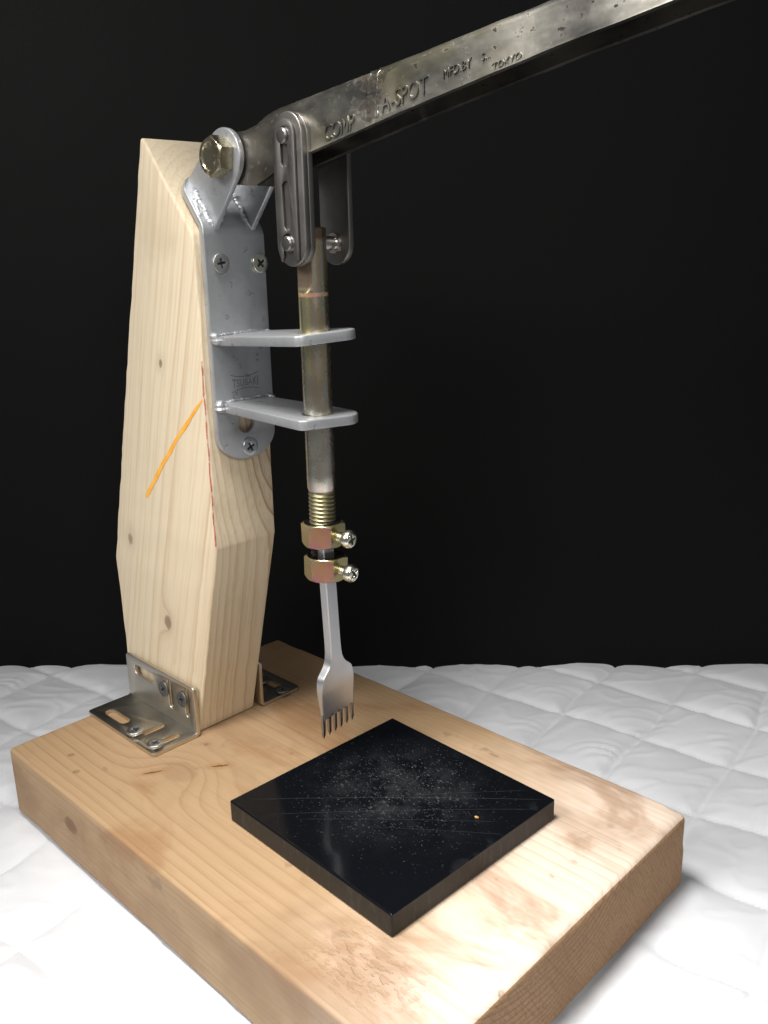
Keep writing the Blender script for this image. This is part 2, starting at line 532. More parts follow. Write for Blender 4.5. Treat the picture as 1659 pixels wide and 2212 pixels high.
M_PINB = metal('bright_pin_steel', (.75, .72, .68), .22, .1, scale=200, bump=.00003)
M_PUNCH = metal('satin_steel', (.60, .61, .63), .38, .10, scale=50, streak=(1, 1, .12), bump=.00003)
M_PRONG = metal('dark_ground_steel', (.36, .355, .35), .34, .15, scale=200, bump=.00004)
M_STAMP = metal('stamp_groove_grey', (.20, .21, .23), .6, .1, scale=200, met=.4)

def arm_mat():
    N = NT('worn_lever_steel')
    p = N.pos
    x, y, z = N.sep(p)
    n1 = N.noise(N.scale(p, (30, 60, 60)), 1.0, 4, .6)
    n2 = N.noise(p, 38, 3, .55)
    c = N.ramp(n1, [(.30, (.06, .058, .054)), (.44, (.14, .135, .122)), (.56, (.25, .24, .21)), (.72, (.37, .35, .31))])
    ol = N.step(n2, .54, .68)
    c = N.mix(N.m('MULTIPLY', ol, .35), c, (.27, .245, .13))
    rs = N.step(N.noise(N.scale(p, (300, 420, 420)), 1.0, 2, .6), .64, .72)
    big = N.step(N.noise(N.scale(p, (110, 160, 190)), 1.0, 3, .6), .66, .72)
    # rust is heavier about the weld seam
    sx = N.m('ABSOLUTE', N.m('SUBTRACT', x, .186))
    nearw = N.step(sx, .016, .004)
    big2 = N.m('MULTIPLY', N.step(N.noise(N.scale(p, (120, 200, 150)), 1.0, 3, .62), .52, .58), nearw)
    rust = N.m('MAXIMUM', N.m('MAXIMUM', rs, big), N.m('MULTIPLY', big2, .9))
    c = N.mix(N.m('MULTIPLY', rust, .95), c, (.018, .012, .009))
    dk = N.step(x, .150, .128)
    c = N.mix(N.m('MULTIPLY', dk, .25), c, (.16, .13, .10))
    r = N.m('ADD', N.m('ADD', .20, N.m('MULTIPLY', n1, .22)), N.m('MULTIPLY', rust, .3))
    mt = N.m('SUBTRACT', .88, N.m('MULTIPLY', rust, .88), clamp=True)
    h = N.m('MULTIPLY', N.noise(p, 240, 3, .6), .7)
    return N.out(c, r, mt, N.bump(h, .00012, .5), **{'Specular IOR Level': N.m('SUBTRACT', .5, N.m('MULTIPLY', rust, .4))})
M_ARM = arm_mat()

def rod_mat():
    N = NT('iridescent_zinc_rod')
    p = N.pos
    x, y, z = N.sep(p)
    n = N.noise(N.scale(p, (230, 230, 16)), 1.0, 3, .6, dist=.3)
    col = N.ramp(n, [(.28, (.38, .39, .38)), (.38, (.66, .58, .22)), (.46, (.50, .50, .42)), (.52, (.62, .46, .24)),
                     (.57, (.52, .46, .40)), (.64, (.46, .56, .30)), (.72, (.60, .59, .55))])
    low = N.step(z, .20, .165)
    col = N.mix(N.m('ADD', .06, N.m('MULTIPLY', low, .5)), col, (.50, .50, .48))
    col = N.mix(N.m('MULTIPLY', N.step(z, .1465, .1425), .35), col, (.66, .47, .47))
    sp = N.step(N.noise(N.scale(p, (1, 1, .5)), 330, 3, .62), .62, .70)
    col = N.mix(N.m('MULTIPLY', sp, .65), col, (.11, .08, .06))
    # red pen ring, worn through in places
    zz = N.m('ADD', z, N.m('MULTIPLY', N.noise(p, 200, 2), .0008))
    red = N.m('MULTIPLY', N.step(N.m('ABSOLUTE', N.m('SUBTRACT', zz, .2238)), .00095, .0006), N.step(N.noise(p, 330, 2), .35, .5))
    col = N.mix(N.m('MULTIPLY', red, .6), col, (.34, .075, .04))
    # rusty ground flat at the top
    fl = N.m('MULTIPLY', N.step(y, .0887, .0884), N.step(z, .2245, .2268))
    col = N.mix(N.m('MULTIPLY', fl, .85), col, (.10, .055, .04))
    capr = N.step(N.m('ADD', z, N.m('MULTIPLY', N.noise(p, 250, 2), .004)), .2455, .248)
    col = N.mix(N.m('MULTIPLY', capr, .7), col, (.14, .06, .035))
    r = N.m('ADD', .17, N.m('MULTIPLY', N.noise(p, 120, 3), .2))
    r = N.m('ADD', r, N.m('MULTIPLY', N.m('MAXIMUM', fl, sp), .25))
    mt = N.m('SUBTRACT', .95, N.m('MULTIPLY', N.m('MAXIMUM', fl, red), .7))
    return N.out(col, r, mt, N.bump(N.noise(p, 500, 3), .00006, .5))
M_ROD = rod_mat()

def thread_mat():
    N = NT('olive_zinc_thread')
    p = N.pos
    x, y, z = N.sep(p)
    c = N.mix(N.noise(p, 150, 2), (.34, .30, .16), (.26, .25, .18))
    c = N.mix(N.step(z, .119, .116), c, (.06, .055, .05))
    return N.out(c, .42, .9, N.bump(N.noise(p, 500, 2), .00004, .5))
M_THREAD = thread_mat()

def nut_mat():
    N = NT('iridescent_zinc_nut')
    p = N.pos
    n = N.noise(p, 75, 2, .5)
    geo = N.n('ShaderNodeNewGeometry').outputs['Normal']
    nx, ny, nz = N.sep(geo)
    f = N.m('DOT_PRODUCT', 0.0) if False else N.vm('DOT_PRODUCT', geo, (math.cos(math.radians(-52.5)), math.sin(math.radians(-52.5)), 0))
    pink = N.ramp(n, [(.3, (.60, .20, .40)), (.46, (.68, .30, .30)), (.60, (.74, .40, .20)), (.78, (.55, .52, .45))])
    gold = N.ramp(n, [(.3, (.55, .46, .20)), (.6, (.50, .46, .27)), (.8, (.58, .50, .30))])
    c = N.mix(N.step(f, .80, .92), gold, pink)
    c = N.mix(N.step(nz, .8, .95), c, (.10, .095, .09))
    return N.out(c, .27, .95, N.bump(N.noise(p, 400, 3), .00004, .5))
M_NUT = nut_mat()

def cloth_mat():
    N = NT('white_quilted_cotton')
    p = N.pos
    wv = N.noise(N.scale(p, (1, 1, 1)), 1500, 2, .6)
    c = N.mix(N.step(N.noise(p, 12, 2), .4, .7), (.66, .675, .705), (.62, .635, .67))
    ln = N.step(N.noise(N.scale(p, (1, 3, 1)), 260, 2, .6), .735, .75)
    c = N.mix(N.m('MULTIPLY', ln, .25), c, (.35, .34, .33))
    fine = N.noise(N.scale(p, (1, 1, 1)), 160, 3, .55)
    return N.out(c, .75, 0.0, N.bump(N.m('ADD', N.m('MULTIPLY', wv, .25), fine), .0004, .35), **{'Sheen Weight': .3, 'Specular IOR Level': .25})
M_CLOTH = cloth_mat()

def back_mat():
    N = NT('black_paper_backdrop')
    p = N.pos
    g = N.noise(p, 900, 2)
    ln = N.step(N.noise(p, 420, 2, .6), .775, .79)
    c = N.mix(N.m('MULTIPLY', ln, .2), (.0016, .0018, .0019), (.05, .05, .055))
    return N.out(c, N.m('ADD', .56, N.m('MULTIPLY', g, .15)), 0.0, N.bump(g, .00004, .2), **{'Specular IOR Level': .17})
M_BACK = back_mat()

def ink(name, col, col2, lo, hi, amin):
    N = NT(name)
    p = N.pos
    a = math.radians(POST_A)
    x, y, z = N.sep(p)
    g = N.m('ADD', N.m('MULTIPLY', x, math.cos(a)), N.m('MULTIPLY', z, math.sin(a)))
    d = N.m('SUBTRACT', N.m('MULTIPLY', x, math.sin(a)), N.m('MULTIPLY', z, math.cos(a)))
    f = N.noise(N.comb(N.m('MULTIPLY', g, 60.0), N.m('MULTIPLY', d, 900.0), 0.0), 1.0, 3, .6)
    f2 = N.noise(p, 130, 3, .6)
    al = N.m('ADD', amin, N.m('MULTIPLY', N.step(N.m('ADD', N.m('MULTIPLY', f, .5), N.m('MULTIPLY', f2, .5)), lo, hi), 1 - amin))
    return N.out(N.mix(N.step(f2, .4, .6), col, col2), .6, 0.0, Alpha=al)
M_ORANGE = ink('orange_marker_ink', (.95, .42, .04), (.92, .50, .09), .36, .50, .84)
M_RED = ink('red_pencil', (.62, .10, .08), (.66, .22, .17), .44, .60, .10)
M_CRUMB = NT('orange_wood_crumb').out((.75, .38, .12), .7, 0.0)

# ------------------------------------------------------------------ setting: backdrop and bed cover
def fr(f, r, z):
    return Vector((CAMP.x + HEAD.x * f + RIGHT.x * r, CAMP.y + HEAD.y * f + RIGHT.y * r, z))

bm = bmesh.new()
vs = []
for f_ in (.566, .572):
    for r_ in np.linspace(-1.1, 1.1, 23):
        for z_ in np.linspace(-.09, .95, 12):
            wob = .0012 * math.sin(r_ * 9 + z_ * 4) + .010 * (math.sin(r_ * 2.6 - .4) * math.sin(z_ * 3.1)) * (z_ > 0)
            vs.append(bm.verts.new(fr(f_ - .045 * r_ + wob, r_, z_)))
for s in range(2):
    for i in range(22):
        for j in range(11):
            k = s * 276 + i * 12 + j
            bm.faces.new((vs[k], vs[k + 1], vs[k + 13], vs[k + 12]))
for i in range(22):
    for j in (0, 11):
        bm.faces.new((vs[i * 12 + j], vs[(i + 1) * 12 + j], vs[276 + (i + 1) * 12 + j], vs[276 + i * 12 + j]))
for j in range(11):
    for i in (0, 22):
        bm.faces.new((vs[i * 12 + j], vs[i * 12 + j + 1], vs[276 + i * 12 + j + 1], vs[276 + i * 12 + j]))
bd = put('backdrop', bm_mesh(bm, 'backdrop', True, 40), M_BACK)
tag(bd, 'plain matte black backdrop standing behind the press', kind='structure')

BX0, BX1, BY0, BY1, BT = .0020, .2813, 0.0, .1785, .0369

def quilt():
    F = np.arange(.03, .592, .0016)
    Rr = np.arange(-.60, .62, .0018)
    f2, r2 = np.meshgrid(F, Rr, indexing='ij')
    X = CAMP.x + HEAD.x * f2 + RIGHT.x * r2
    Y = CAMP.y + HEAD.y * f2 + RIGHT.y * r2
    a = math.radians(7)
    jx = (fbm(X * 13, Y * 13, 2) - .375) * .019
    jy = (fbm(X * 13 + 40, Y * 13 + 70, 2) - .375) * .019
    U = ((X + jx - .154) * math.cos(a) + (Y + jy - .278) * math.sin(a)) / .0515
    V = (-(X + jx - .154) * math.sin(a) + (Y + jy - .278) * math.cos(a)) / .0515
    su = np.abs(np.sin(np.pi * U)); sv = np.abs(np.sin(np.pi * V))
    mn = np.minimum(su, sv)
    puff = (1 - np.exp(-mn * 3.4)) * .75 + (su * sv) * .25
    cell = _T[np.floor(U).astype(int) & 255, np.floor(V).astype(int) & 255]
    cell2 = _T[(np.floor(U).astype(int) + 91) & 255, (np.floor(V).astype(int) + 37) & 255]
    puff = puff * (1 - .45 * np.clip((f2 + .045 * r2 - .49) / .07, 0, 1))
    seam = np.exp(-(mn / .05) ** 2)
    z = -.0425 + puff * (.0038 + .0016 * cell) - seam * .0006
    cu = U - np.floor(U) - .5; cv = V - np.floor(V) - .5
    z += ((cell - .5) * cu + (cell2 - .5) * cv) * .0042 * np.clip(mn * 2.5, 0, 1)
    # pulled wrinkles: arcs round the corner of each pad that is nearest the stitch crossing
    rad = np.sqrt((cu - .5) ** 2 + (cv + .5) ** 2) + (fbm(X * 26, Y * 26, 3) - .42) * .22
    wr = np.abs(np.sin(rad * (17 + 12 * cell) + cell2 * 6)) ** 7
    mk = np.exp(-((rad - .36 - .15 * cell) / .17) ** 2) * np.clip(cell2 * 2.2 - .7, 0, 1) * np.clip(mn * 4, .25, 1)
    mk = mk * np.clip(fbm(X * 60 + 9, Y * 60 + 4, 2) * 3.5 - .8, 0, 1)
    z += wr * mk * .0016
    t = X * RIGHT.x + Y * RIGHT.y; s = X * HEAD.x + Y * HEAD.y
    wp = fbm(t * 22 + 3, s * 22 + 8, 3)
    z += (1 - np.abs(2 * fbm(t * 26 + wp * 2, s * 75 + wp * 3, 2) / .75 - 1)) ** 5 * .0008
    z += (fbm(X * 8, Y * 8, 2) - .37) * .0035
    z += (fbm(X * 110, Y * 110, 2) - .37) * .0003
    # stitches
    st = (np.exp(-(np.minimum(su, sv) / .03) ** 2)) * (.5 + .5 * np.sin((U + V) * 110))
    z += st * .00025
    # bulge where the cover presses against the plank, flattened beneath it
    dx = np.maximum(np.maximum(BX0 - X, X - BX1), 0); dy = np.maximum(np.maximum(BY0 - Y, Y - BY1), 0)
    dist = np.sqrt(dx ** 2 + dy ** 2)
    inside = (X > BX0) & (X < BX1) & (Y > BY0) & (Y < BY1)
    k = np.exp(-(dist / .012) ** 2)
    z = z * (1 - k * .75) + (-.0385 + .002 * (fbm(X * 40, Y * 40, 3) - .3)) * k * .75
    lump = np.clip(fbm(X * 33 + 5, Y * 33 + 2, 3) * 2 - .7, 0, 1)
    z += np.exp(-((dist - .006) / .006) ** 2) * lump * .003
    din = np.minimum(np.minimum(X - BX0, BX1 - X), np.minimum(Y - BY0, BY1 - Y))
    z = np.where(inside & (din > .0012), np.minimum(z, -BT - .0012), z)
    # slight roll-off at the back, against the backdrop
    z += np.clip((f2 + .045 * r2 - .40) / .14, 0, 1) * .0028
    z -= np.clip((f2 + .045 * r2 - .555) / .02, 0, 2) ** 2 * .003
    n0, n1 = X.shape
    co = np.stack([X, Y, z], -1).reshape(-1, 3)
    idx = np.arange(n0 * n1).reshape(n0, n1)
    q = np.stack([idx[:-1, :-1], idx[:-1, 1:], idx[1:, 1:], idx[1:, :-1]], -1).reshape(-1, 4)
    me = bpy.data.meshes.new('quilted_bed_cover')
    me.vertices.add(len(co)); me.vertices.foreach_set('co', co.ravel())
    me.loops.add(q.size); me.loops.foreach_set('vertex_index', q.ravel())
    me.polygons.add(len(q)); me.polygons.foreach_set('loop_start', np.arange(len(q)) * 4)
    me.update(calc_edges=True)
    if me.polygons[0].normal.z < 0:
        me.flip_normals()
    shade(me, True)
    return me
qb = put('quilted_bed_cover', quilt(), M_CLOTH)
tag(qb, 'white quilted bed cover with stitched diamonds spread under the wooden press', 'bed cover')

# ------------------------------------------------------------------ the press
press = put('hand_lever_punch_press', None, None, None, Matrix.Translation((.14, .09, -BT)))
tag(press, 'home made lever press of pine and steel holding a six pronged leather punch', 'press')

def axis_pts(a, b, r, n, e=4):
    t = [a, a + r * .3, a + r * .65, a + r]
    t += [a + 1.6 * r + (b - a - 3.2 * r) * i / n for i in range(n + 1)]
    t += [b - r, b - r * .65, b - r * .3, b]
    return t

def round_box(name, corners, z0, z1, r, nx, ny, nz, wob=0.0, seed=0, rfun=None):
    """box over a (slightly skewed) quad with worn round edges"""
    bm = bmesh.new()
    tx = axis_pts(0, 1, .03, nx); 
    Lx = (Vector(corners[3]) - Vector(corners[0])).length
    Ly = (Vector(corners[1]) - Vector(corners[0])).length
    Lz = z1 - z0
    ax = axis_pts(0, Lx, r, nx); ay = axis_pts(0, Ly, r, ny); az = axis_pts(0, Lz, r, nz)
    cache = {}
    def V(x, y, z):
        k = (round(x, 7), round(y, 7), round(z, 7))
        if k in cache: return cache[k]
        rr = r
        if rfun: rr = rfun(x, y, z, Lx, Ly, Lz, r)
        p = Vector((x, y, z))
        c = Vector((min(max(x, rr), Lx - rr), min(max(y, rr), Ly - rr), min(max(z, rr), Lz - rr)))
        d = p - c
        if d.length > 1e-9:
            p = c + d.normalized() * rr
        u, v = p.x / Lx, p.y / Ly
        P = [Vector(q) for q in corners]
        xy = P[0] * (1 - u) * (1 - v) + P[1] * (1 - u) * v + P[2] * u * v + P[3] * u * (1 - v)
        cache[k] = bm.verts.new((xy.x, xy.y, z0 + p.z))
        return cache[k]
    def side(A, B, fn):
        for i in range(len(A) - 1):
            for j in range(len(B) - 1):
                q = [fn(A[i], B[j]), fn(A[i + 1], B[j]), fn(A[i + 1], B[j + 1]), fn(A[i], B[j + 1])]
                if len(set(q)) == 4:
                    try: bm.faces.new(q)
                    except ValueError: pass
    side(ax, ay, lambda a, b: V(a, b, 0)); side(ax, ay, lambda a, b: V(a, b, Lz))
    side(ax, az, lambda a, b: V(a, 0, b)); side(ax, az, lambda a, b: V(a, Ly, b))
    side(ay, az, lambda a, b: V(0, a, b)); side(ay, az, lambda a, b: V(Lx, a, b))
    return bm

def board_r(x, y, z, Lx, Ly, Lz, r):
    n = float(fbm(np.array(x * 60 + 3), np.array(y * 60 + 7), 3)) * 2 - .75
    k = r * (.55 + .7 * max(n, 0))
    if z > Lz * .5 and x > Lx - .008:       # worn chamfer of the front top edge
        k = r * (1.15 + 1.0 * max(n, 0))
    return k

bm = round_box('base_board', [(BX0, BY0), (BX0, BY1 - .001), (BX1, BY1 + .0005), (BX1, BY0)], -BT, 0.0, .0026, 150, 90, 8, rfun=board_r)
bmesh.ops.recalc_face_normals(bm, faces=bm.faces)
for fc in bm.faces:
    if abs(fc.normal.x) > .80: fc.material_index = 1
me = bm_mesh(bm, 'base_board', True, 60)
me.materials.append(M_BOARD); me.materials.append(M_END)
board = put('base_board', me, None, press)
tag(board, 'thick stained pine plank lying flat as the base')

# leaning post: profile in x,z
YL, YR = .0749, .1107
prof = [(-.0045, 0.0), (-.0060, .0825), (.0570, .2895), (.0600, .2880), (.0905, .2480), (.0912, .2440), (.0912, .1950), (.0905, .1071), (.0622, 0.0)]
bm = bmesh.new()
lv = [bm.verts.new((x, YL, z)) for x, z in prof]
rv = [bm.verts.new((x - (.0035 if z > .28 else 0), YR, z + (.0008 if z > .28 else 0))) for x, z in prof]
bm.faces.new(lv); bm.faces.new(rv[::-1])
for i in range(len(prof)):
    j = (i + 1) % len(prof)
    bm.faces.new((lv[i], rv[i], rv[j], lv[j]))
bmesh.ops.recalc_face_normals(bm, faces=bm.faces)
sharp = [e for e in bm.edges if e.calc_face_angle(0) > math.radians(8)]
bmesh.ops.bevel(bm, geom=sharp, offset=.0012, segments=3, profile=.5, affect='EDGES', clamp_overlap=True)
for i in range(1, 72):
    bmesh.ops.bisect_plane(bm, geom=bm.verts[:] + bm.edges[:] + bm.faces[:], plane_co=(0, 0, .29 * i / 72), plane_no=(0, 0, 1))
for v in bm.verts:
    edge = min(abs(v.co.y - YL), abs(v.co.y - YR)) < .0013
    n = float(fbm(np.array(v.co.z * 120 + v.co.x * 37), np.array(v.co.y * 90 + v.co.x * 60), 3)) - .42
    k = 1.0 if edge else .45
    v.co += Vector((n * .0011 * k, n * .0005 * k * (1 if v.co.y < .09 else -1), 0))
post = put('post', bm_mesh(bm, 'post', True, 30), M_POST, press)
tag(post, 'pale pine post cut from a leaning plank')

# marker strokes on the left face of the post (thin films of ink, following the surface)
def ribbon(name, pts, wfun, y, mat, parent, seed):
    rnd = random.Random(seed)
    v, f = [], []
    n = len(pts)
    for i, (x, z) in enumerate(pts):
        a = Vector(pts[max(i - 1, 0)]); b = Vector(pts[min(i + 1, n - 1)])
        d = (b - a).normalized(); nr = Vector((-d.y, d.x))
        wv = wfun(i / (n - 1)) * (1 + .18 * (rnd.random() - .5))
        for s in (-1, 1):
            for yy in (y, y + .0004):
                v.append((x + nr.x * wv * s, yy, z + nr.y * wv * s))
    for i in range(n - 1):
        k = i * 4
        f += [(k, k + 2, k + 6, k + 4), (k + 1, k + 5, k + 7, k + 3), (k, k + 4, k + 5, k + 1), (k + 2, k + 3, k + 7, k + 6)]
    f += [(0, 1, 3, 2), (n * 4 - 4, n * 4 - 2, n * 4 - 1, n * 4 - 3)]
    return put(name, pydata(name, v, f), mat, parent)
n = 46
p0, p1 = Vector((.0890, .1775)), Vector((.0328, .1226))
pts = []
for i in range(n):
    t = i / (n - 1)
    p = p0.lerp(p1, t)
    bend = .0016 * math.sin(math.pi * t) + .00025 * math.sin(t * 21) * math.sin(math.pi * t)
    pts.append((p.x - bend * .7, p.y + bend * .9 * .6))
o = ribbon('marker_line', pts, lambda t: (.00085 + .00012 * math.sin(t * 27) + .0004 * t) * min(1, .35 + t * 6, .45 + (1 - t) * 12), YL - .00022, M_ORANGE, post, 3)
tag(o, 'orange felt pen stroke running diagonally')
pts = [(.0904 + .0002 * math.sin(i * .7) - .0002 + (i / 40) * .0003, .1085 + (.1948 - .1085) * i / 40) for i in range(41)]
o = ribbon('pencil_line', pts, lambda t: .00026 + .00009 * math.sin(t * 40), YL - .00025, M_RED, post, 5)
tag(o, 'thin red line along the front edge')

# ------------------------------------------------------------------ screws (shared meshes, origin at the underside of the head, axis +Z)
def cross_loop(w, l):
    return [(w, w), (w, l), (-w, l), (-w, w), (-l, w), (-l, -w), (-w, -w), (-w, -l), (w, -l), (w, -w), (l, -w), (l, w)]

M_RECESS_SHADE = NT('recess_shade').out((.03, .03, .03), .6, .3)  # shade inside the cross recess, painted as a dark floor

def screw_mesh(name, r, h, rnd, cw=.5, cl=2.2, shank=0.0, shr=1.5, dep=.8):
    """rounded head with a cross recess; origin under the head, axis +Z"""
    rt_ = r - rnd * .55
    top = plate2d(name + 'h', circ(0, 0, rt_, 32), [cross_loop(cw, min(cl, rt_ - .5))], dep, .08, 1)
    pr = [(r * .00094, 0.0), (r * .001, (h - rnd) * .0004)]
    for i in range(7):
        a = i / 6 * math.pi / 2
        pr.append(((r - rnd * .62 + rnd * .62 * math.cos(a)) * .001, (h - rnd + rnd * math.sin(a)) * .001))
    pr += [((rt_ - .25) * .001, (h - dep) * .001), (.00001, (h - dep) * .001)]
    v, f = lathe(pr, 32)
    body = pydata(name + 'b', v, f, True, 40)
    parts = [(body, Matrix()), (top, Matrix.Translation((0, 0, (h - dep / 2 + .01) * .001)))]
    if shank:
        pr = [(shr * .001, .0001)]
        k = int(shank / .45)
        for i in range(k):
            pr += [(shr * .001, -i * .00045 - .00001), (shr * .00082, -i * .00045 - .00022)]
        v, f = lathe(pr, 16)
        parts.append((pydata('t2', v, f), Matrix()))
    me = join(name, parts, 40)
    nb = len(body.polygons)
    for p in me.polygons:
        c = p.center
        if abs(c.z - (h - dep) * .001) < 5e-5 and p.normal.z > .7 and math.hypot(c.x, c.y) < rt_ * .001:
            p.material_index = 1
    return me

ME_SCREW = screw_mesh('screw', 4.2, 1.3, .45)
ME_SCREW_D = ME_SCREW.copy()
ME_SCREW_Y = ME_SCREW.copy()
ME_SCREW_M = ME_SCREW.copy()
ME_SCREW_T = screw_mesh('truss_screw', 4.3, 1.5, .6, shank=1.6, shr=2.2)
ME_SET = screw_mesh('set_screw', 3.9, 3.6, 1.9, cw=.5, cl=2.3, shank=6.0, shr=2.1)

# ------------------------------------------------------------------ angle brackets
def bend_sheet(me, axis_at, radius, ang, cuts=6):
    """bend a flat plate (metres, XY plane, thickness Z) at y=axis_at upwards (+Z) by ang"""
    bm = bmesh.new(); bm.from_mesh(me)
    L = radius * ang
    for i in range(cuts + 1):
        g = bm.verts[:] + bm.edges[:] + bm.faces[:]
        bmesh.ops.bisect_plane(bm, geom=g, plane_co=(0, axis_at + L * i / cuts, 0), plane_no=(0, 1, 0))
    for v in bm.verts:
        s = v.co.y - axis_at
        if s <= 0: continue
        a = min(s / L, 1.0) * ang
        ex = max(s - L, 0)
        rr = radius - v.co.z
        y = axis_at + math.sin(a) * rr + math.cos(a) * ex
        z = radius - math.cos(a) * rr + math.sin(a) * ex
        v.co.y, v.co.z = y, z
    bm.to_mesh(me); bm.free()
    shade(me, True, 30)
    return me

slots = [stadium(11, 8.0, 25, 8.0, 2.9), stadium(44.5, 5, 44.5, 18, 2.1), stadium(59.0, 5, 59.0, 18, 2.1),
         stadium(11, 45.5, 25, 45.5, 2.9), stadium(43.5, 36, 43.5, 48.5, 2.1), stadium(59.0, 36, 59.0, 48.5, 2.1)]
fl = plate2d('angle_bracket', rrect(0, 0, 66, 53.0, 2.4), slots, 2.0, .3)
fl = bend_sheet(fl, .0250, .0022, math.pi / 2)
# left bracket: local x -> world +x, local y -> world +y (towards the post)
off = .0712 - (.0250 + .0022)
fl_m = fl
def bracket(M, label, screws):
    b = put('angle_bracket', fl_m, M_ZINC, press, M)
    tag(b, label)
    return b
br1 = bracket(Matrix.Translation((.0002, .0731 - .0278 - .0004, .0011)), 'slotted zinc angle bracket on the near side of the post', None)
br2 = bracket(Matrix.Translation((.0002 + .066, .1125 + .0282 + .0006, .0011)) @ Matrix.Rotation(math.pi, 4, 'Z') @ Matrix.Scale(1, 4), 'slotted zinc angle bracket on the far side of the post', None)

def screw(me, mat, parent, pos, axis, spin, name='screw'):
    ax = Vector(axis).normalized()
    q = ax.to_track_quat('Z', 'Y').to_matrix().to_4x4()
    o = put(name, me, None, parent, Matrix.Translation(pos) @ q @ Matrix.Rotation(math.radians(spin), 4, 'Z'))
    if len(me.materials) == 0:
        me.materials.append(mat); me.materials.append(M_RECESS_SHADE)
    return o
screw(ME_SCREW_T, M_SCREW, br1, (.0425, .0493, .0037), (.05, -.06, 1), 45)
screw(ME_SCREW_T, M_SCREW, br1, (.0615, .0492, .0036), (-.03, -.02, 1), 82)
for px, sp in ((.0390, 40), (.0562, 15)):
    screw(ME_SCREW_D, M_SCREWD, br1, (px, .0708, .0188), (.02, -1, .05), sp)
for px, sp in ((.0640, 60), (.0462, 20)):
    screw(ME_SCREW_D, M_SCREWD, br2, (px, .1300, .0030), (.02, 0, 1), sp)
for px in (.056, .039):
    screw(ME_SCREW_D, M_SCREWD, br2, (px, .1148, .0188), (0, 1, 0), 30)

# ------------------------------------------------------------------ mounting plate with bent top
W2 = 16.4
outl = ([(-W2, 20), (-W2, 12)] + arc(0, 12, W2, 180, 360, 28, ry=12)[1:-1] + [(W2, 12), (W2, 100)]
        + [(W2, 100.5), (W2 - .6, 104)] + arc(W2 - 10, 120, 9.4, 0, 90, 8) + arc(-W2 + 10, 120, 9.4, 90, 180, 8) + [(-W2 + .6, 104), (-W2, 100)])
pl = plate2d('mounting_plate', outl, [circ(0, 16.8, 4.6, 28)], 3.0, .45, 2)
BEV = math.atan2(.0305, .0400)
pl = bend_sheet(pl, .0990, .009, BEV, 8)
# local x -> world +y, local y -> world +z, local z -> world +x ; bend goes towards +z local => must go backwards: flip
MP = frame((.0927, .0946, .148), (0, -1, 0), (0, 0, 1))      # local z = x cross y = (-1,0,0)
plate = put('mounting_plate', pl, M_PLATE, press, MP)
tag(plate, 'silver painted steel plate bent over the top of the post')
for (y, z, me, mt, sp) in ((.0858, .2360, ME_SCREW_M, M_SCREWM, 8), (.1072, .2355, ME_SCREW_Y, M_SCREWY, 38), (.0952, .1535, ME_SCREW, M_SCREW, 25)):
    screw(me, mt, plate, (.0942, y, z), (1, -.03, .03), sp)

# stamped trade mark between the two guides
def text_mesh(name, s, size, ext, shear=0.0, spacing=1.0, bold=0.0):
    cu = bpy.data.curves.new(name, 'FONT')
    cu.body = s
    cu.size = size * 1000
    cu.extrude = ext * 1000
    cu.offset = bold
    cu.shear = shear
    cu.space_character = spacing
    cu.resolution_u = 3
    o = bpy.data.objects.new(name, cu)
    COL.objects.link(o)
    dg = bpy.context.evaluated_depsgraph_get()
    me = bpy.data.meshes.new_from_object(o.evaluated_get(dg))
    bpy.data.objects.remove(o); bpy.data.curves.remove(cu)
    me.transform(Matrix.Scale(.001, 4))
    me.materials.clear()
    me.name = name
    return me
tm = text_mesh('stamp', 'TSUBAKI', .0050, .00005)
xs = [v.co.x for v in tm.vertices]; x0, x1 = min(xs), max(xs)
for v in tm.vertices:
    t = (v.co.x - x0) / (x1 - x0) * 2 - 1
    v.co.x = t * .0073
    v.co.y = (v.co.y - .0018) * (.82 + .38 * t * t) * 1.06
arcs = []
for sgn in (1, -1):
    vv, ff = [], []
    for i in range(21):
        t = i / 20 * 2 - 1
        yy = sgn * (.0026 + .0014 * t * t)
        for w_ in (-.00016, .00016):
            for zz in (-.00005, .00005):
                vv.append((t * .0080, yy + w_, zz))
    for i in range(20):
        k = i * 4
        ff += [(k, k + 1, k + 5, k + 4), (k + 2, k + 6, k + 7, k + 3), (k + 1, k + 3, k + 7, k + 5)]
    arcs.append((pydata('a', vv, ff), Matrix()))
st = join('stamp', [(tm, Matrix())] + arcs)
MS = frame((.09422, .0952, .1836), (0, 1, .02), (0, 0, 1))
o = put('stamp', st, M_STAMP, plate, MS)
tag(o, 'stamped lettering between two curved lines')

# pivot ears welded on the bent part
def hull(pts):
    pts = sorted(set(pts))
    def half(ps):
        h = []
        for p in ps:
            while len(h) > 1 and (h[-1][0] - h[-2][0]) * (p[1] - h[-2][1]) - (h[-1][1] - h[-2][1]) * (p[0] - h[-2][0]) <= 0:
                h.pop()
            h.append(p)
        return h
    a = half(pts); b = half(pts[::-1])
    return a[:-1] + b[:-1]
PV = (103.6, 278.0)
T0 = (94.0, 249.8); T1 = (76.6, 270.5)
ear_out = hull(circ(PV[0], PV[1], 11.4, 40) + [T0, T1, (93.2, 249.4), (75.8, 269.8), (95.2, 251.6)])
ear = plate2d('pivot_ear', ear_out, [circ(PV[0], PV[1], 4.6, 20)], 2.6, .5, 2)
def xz(y):        # local x -> x, local y -> z, local z -> -y
    return frame((0, y, 0), (1, 0, 0), (0, 0, 1))
for y in (.0853, .1052):
    put('pivot_ear', ear, M_PLATE, plate, xz(y))

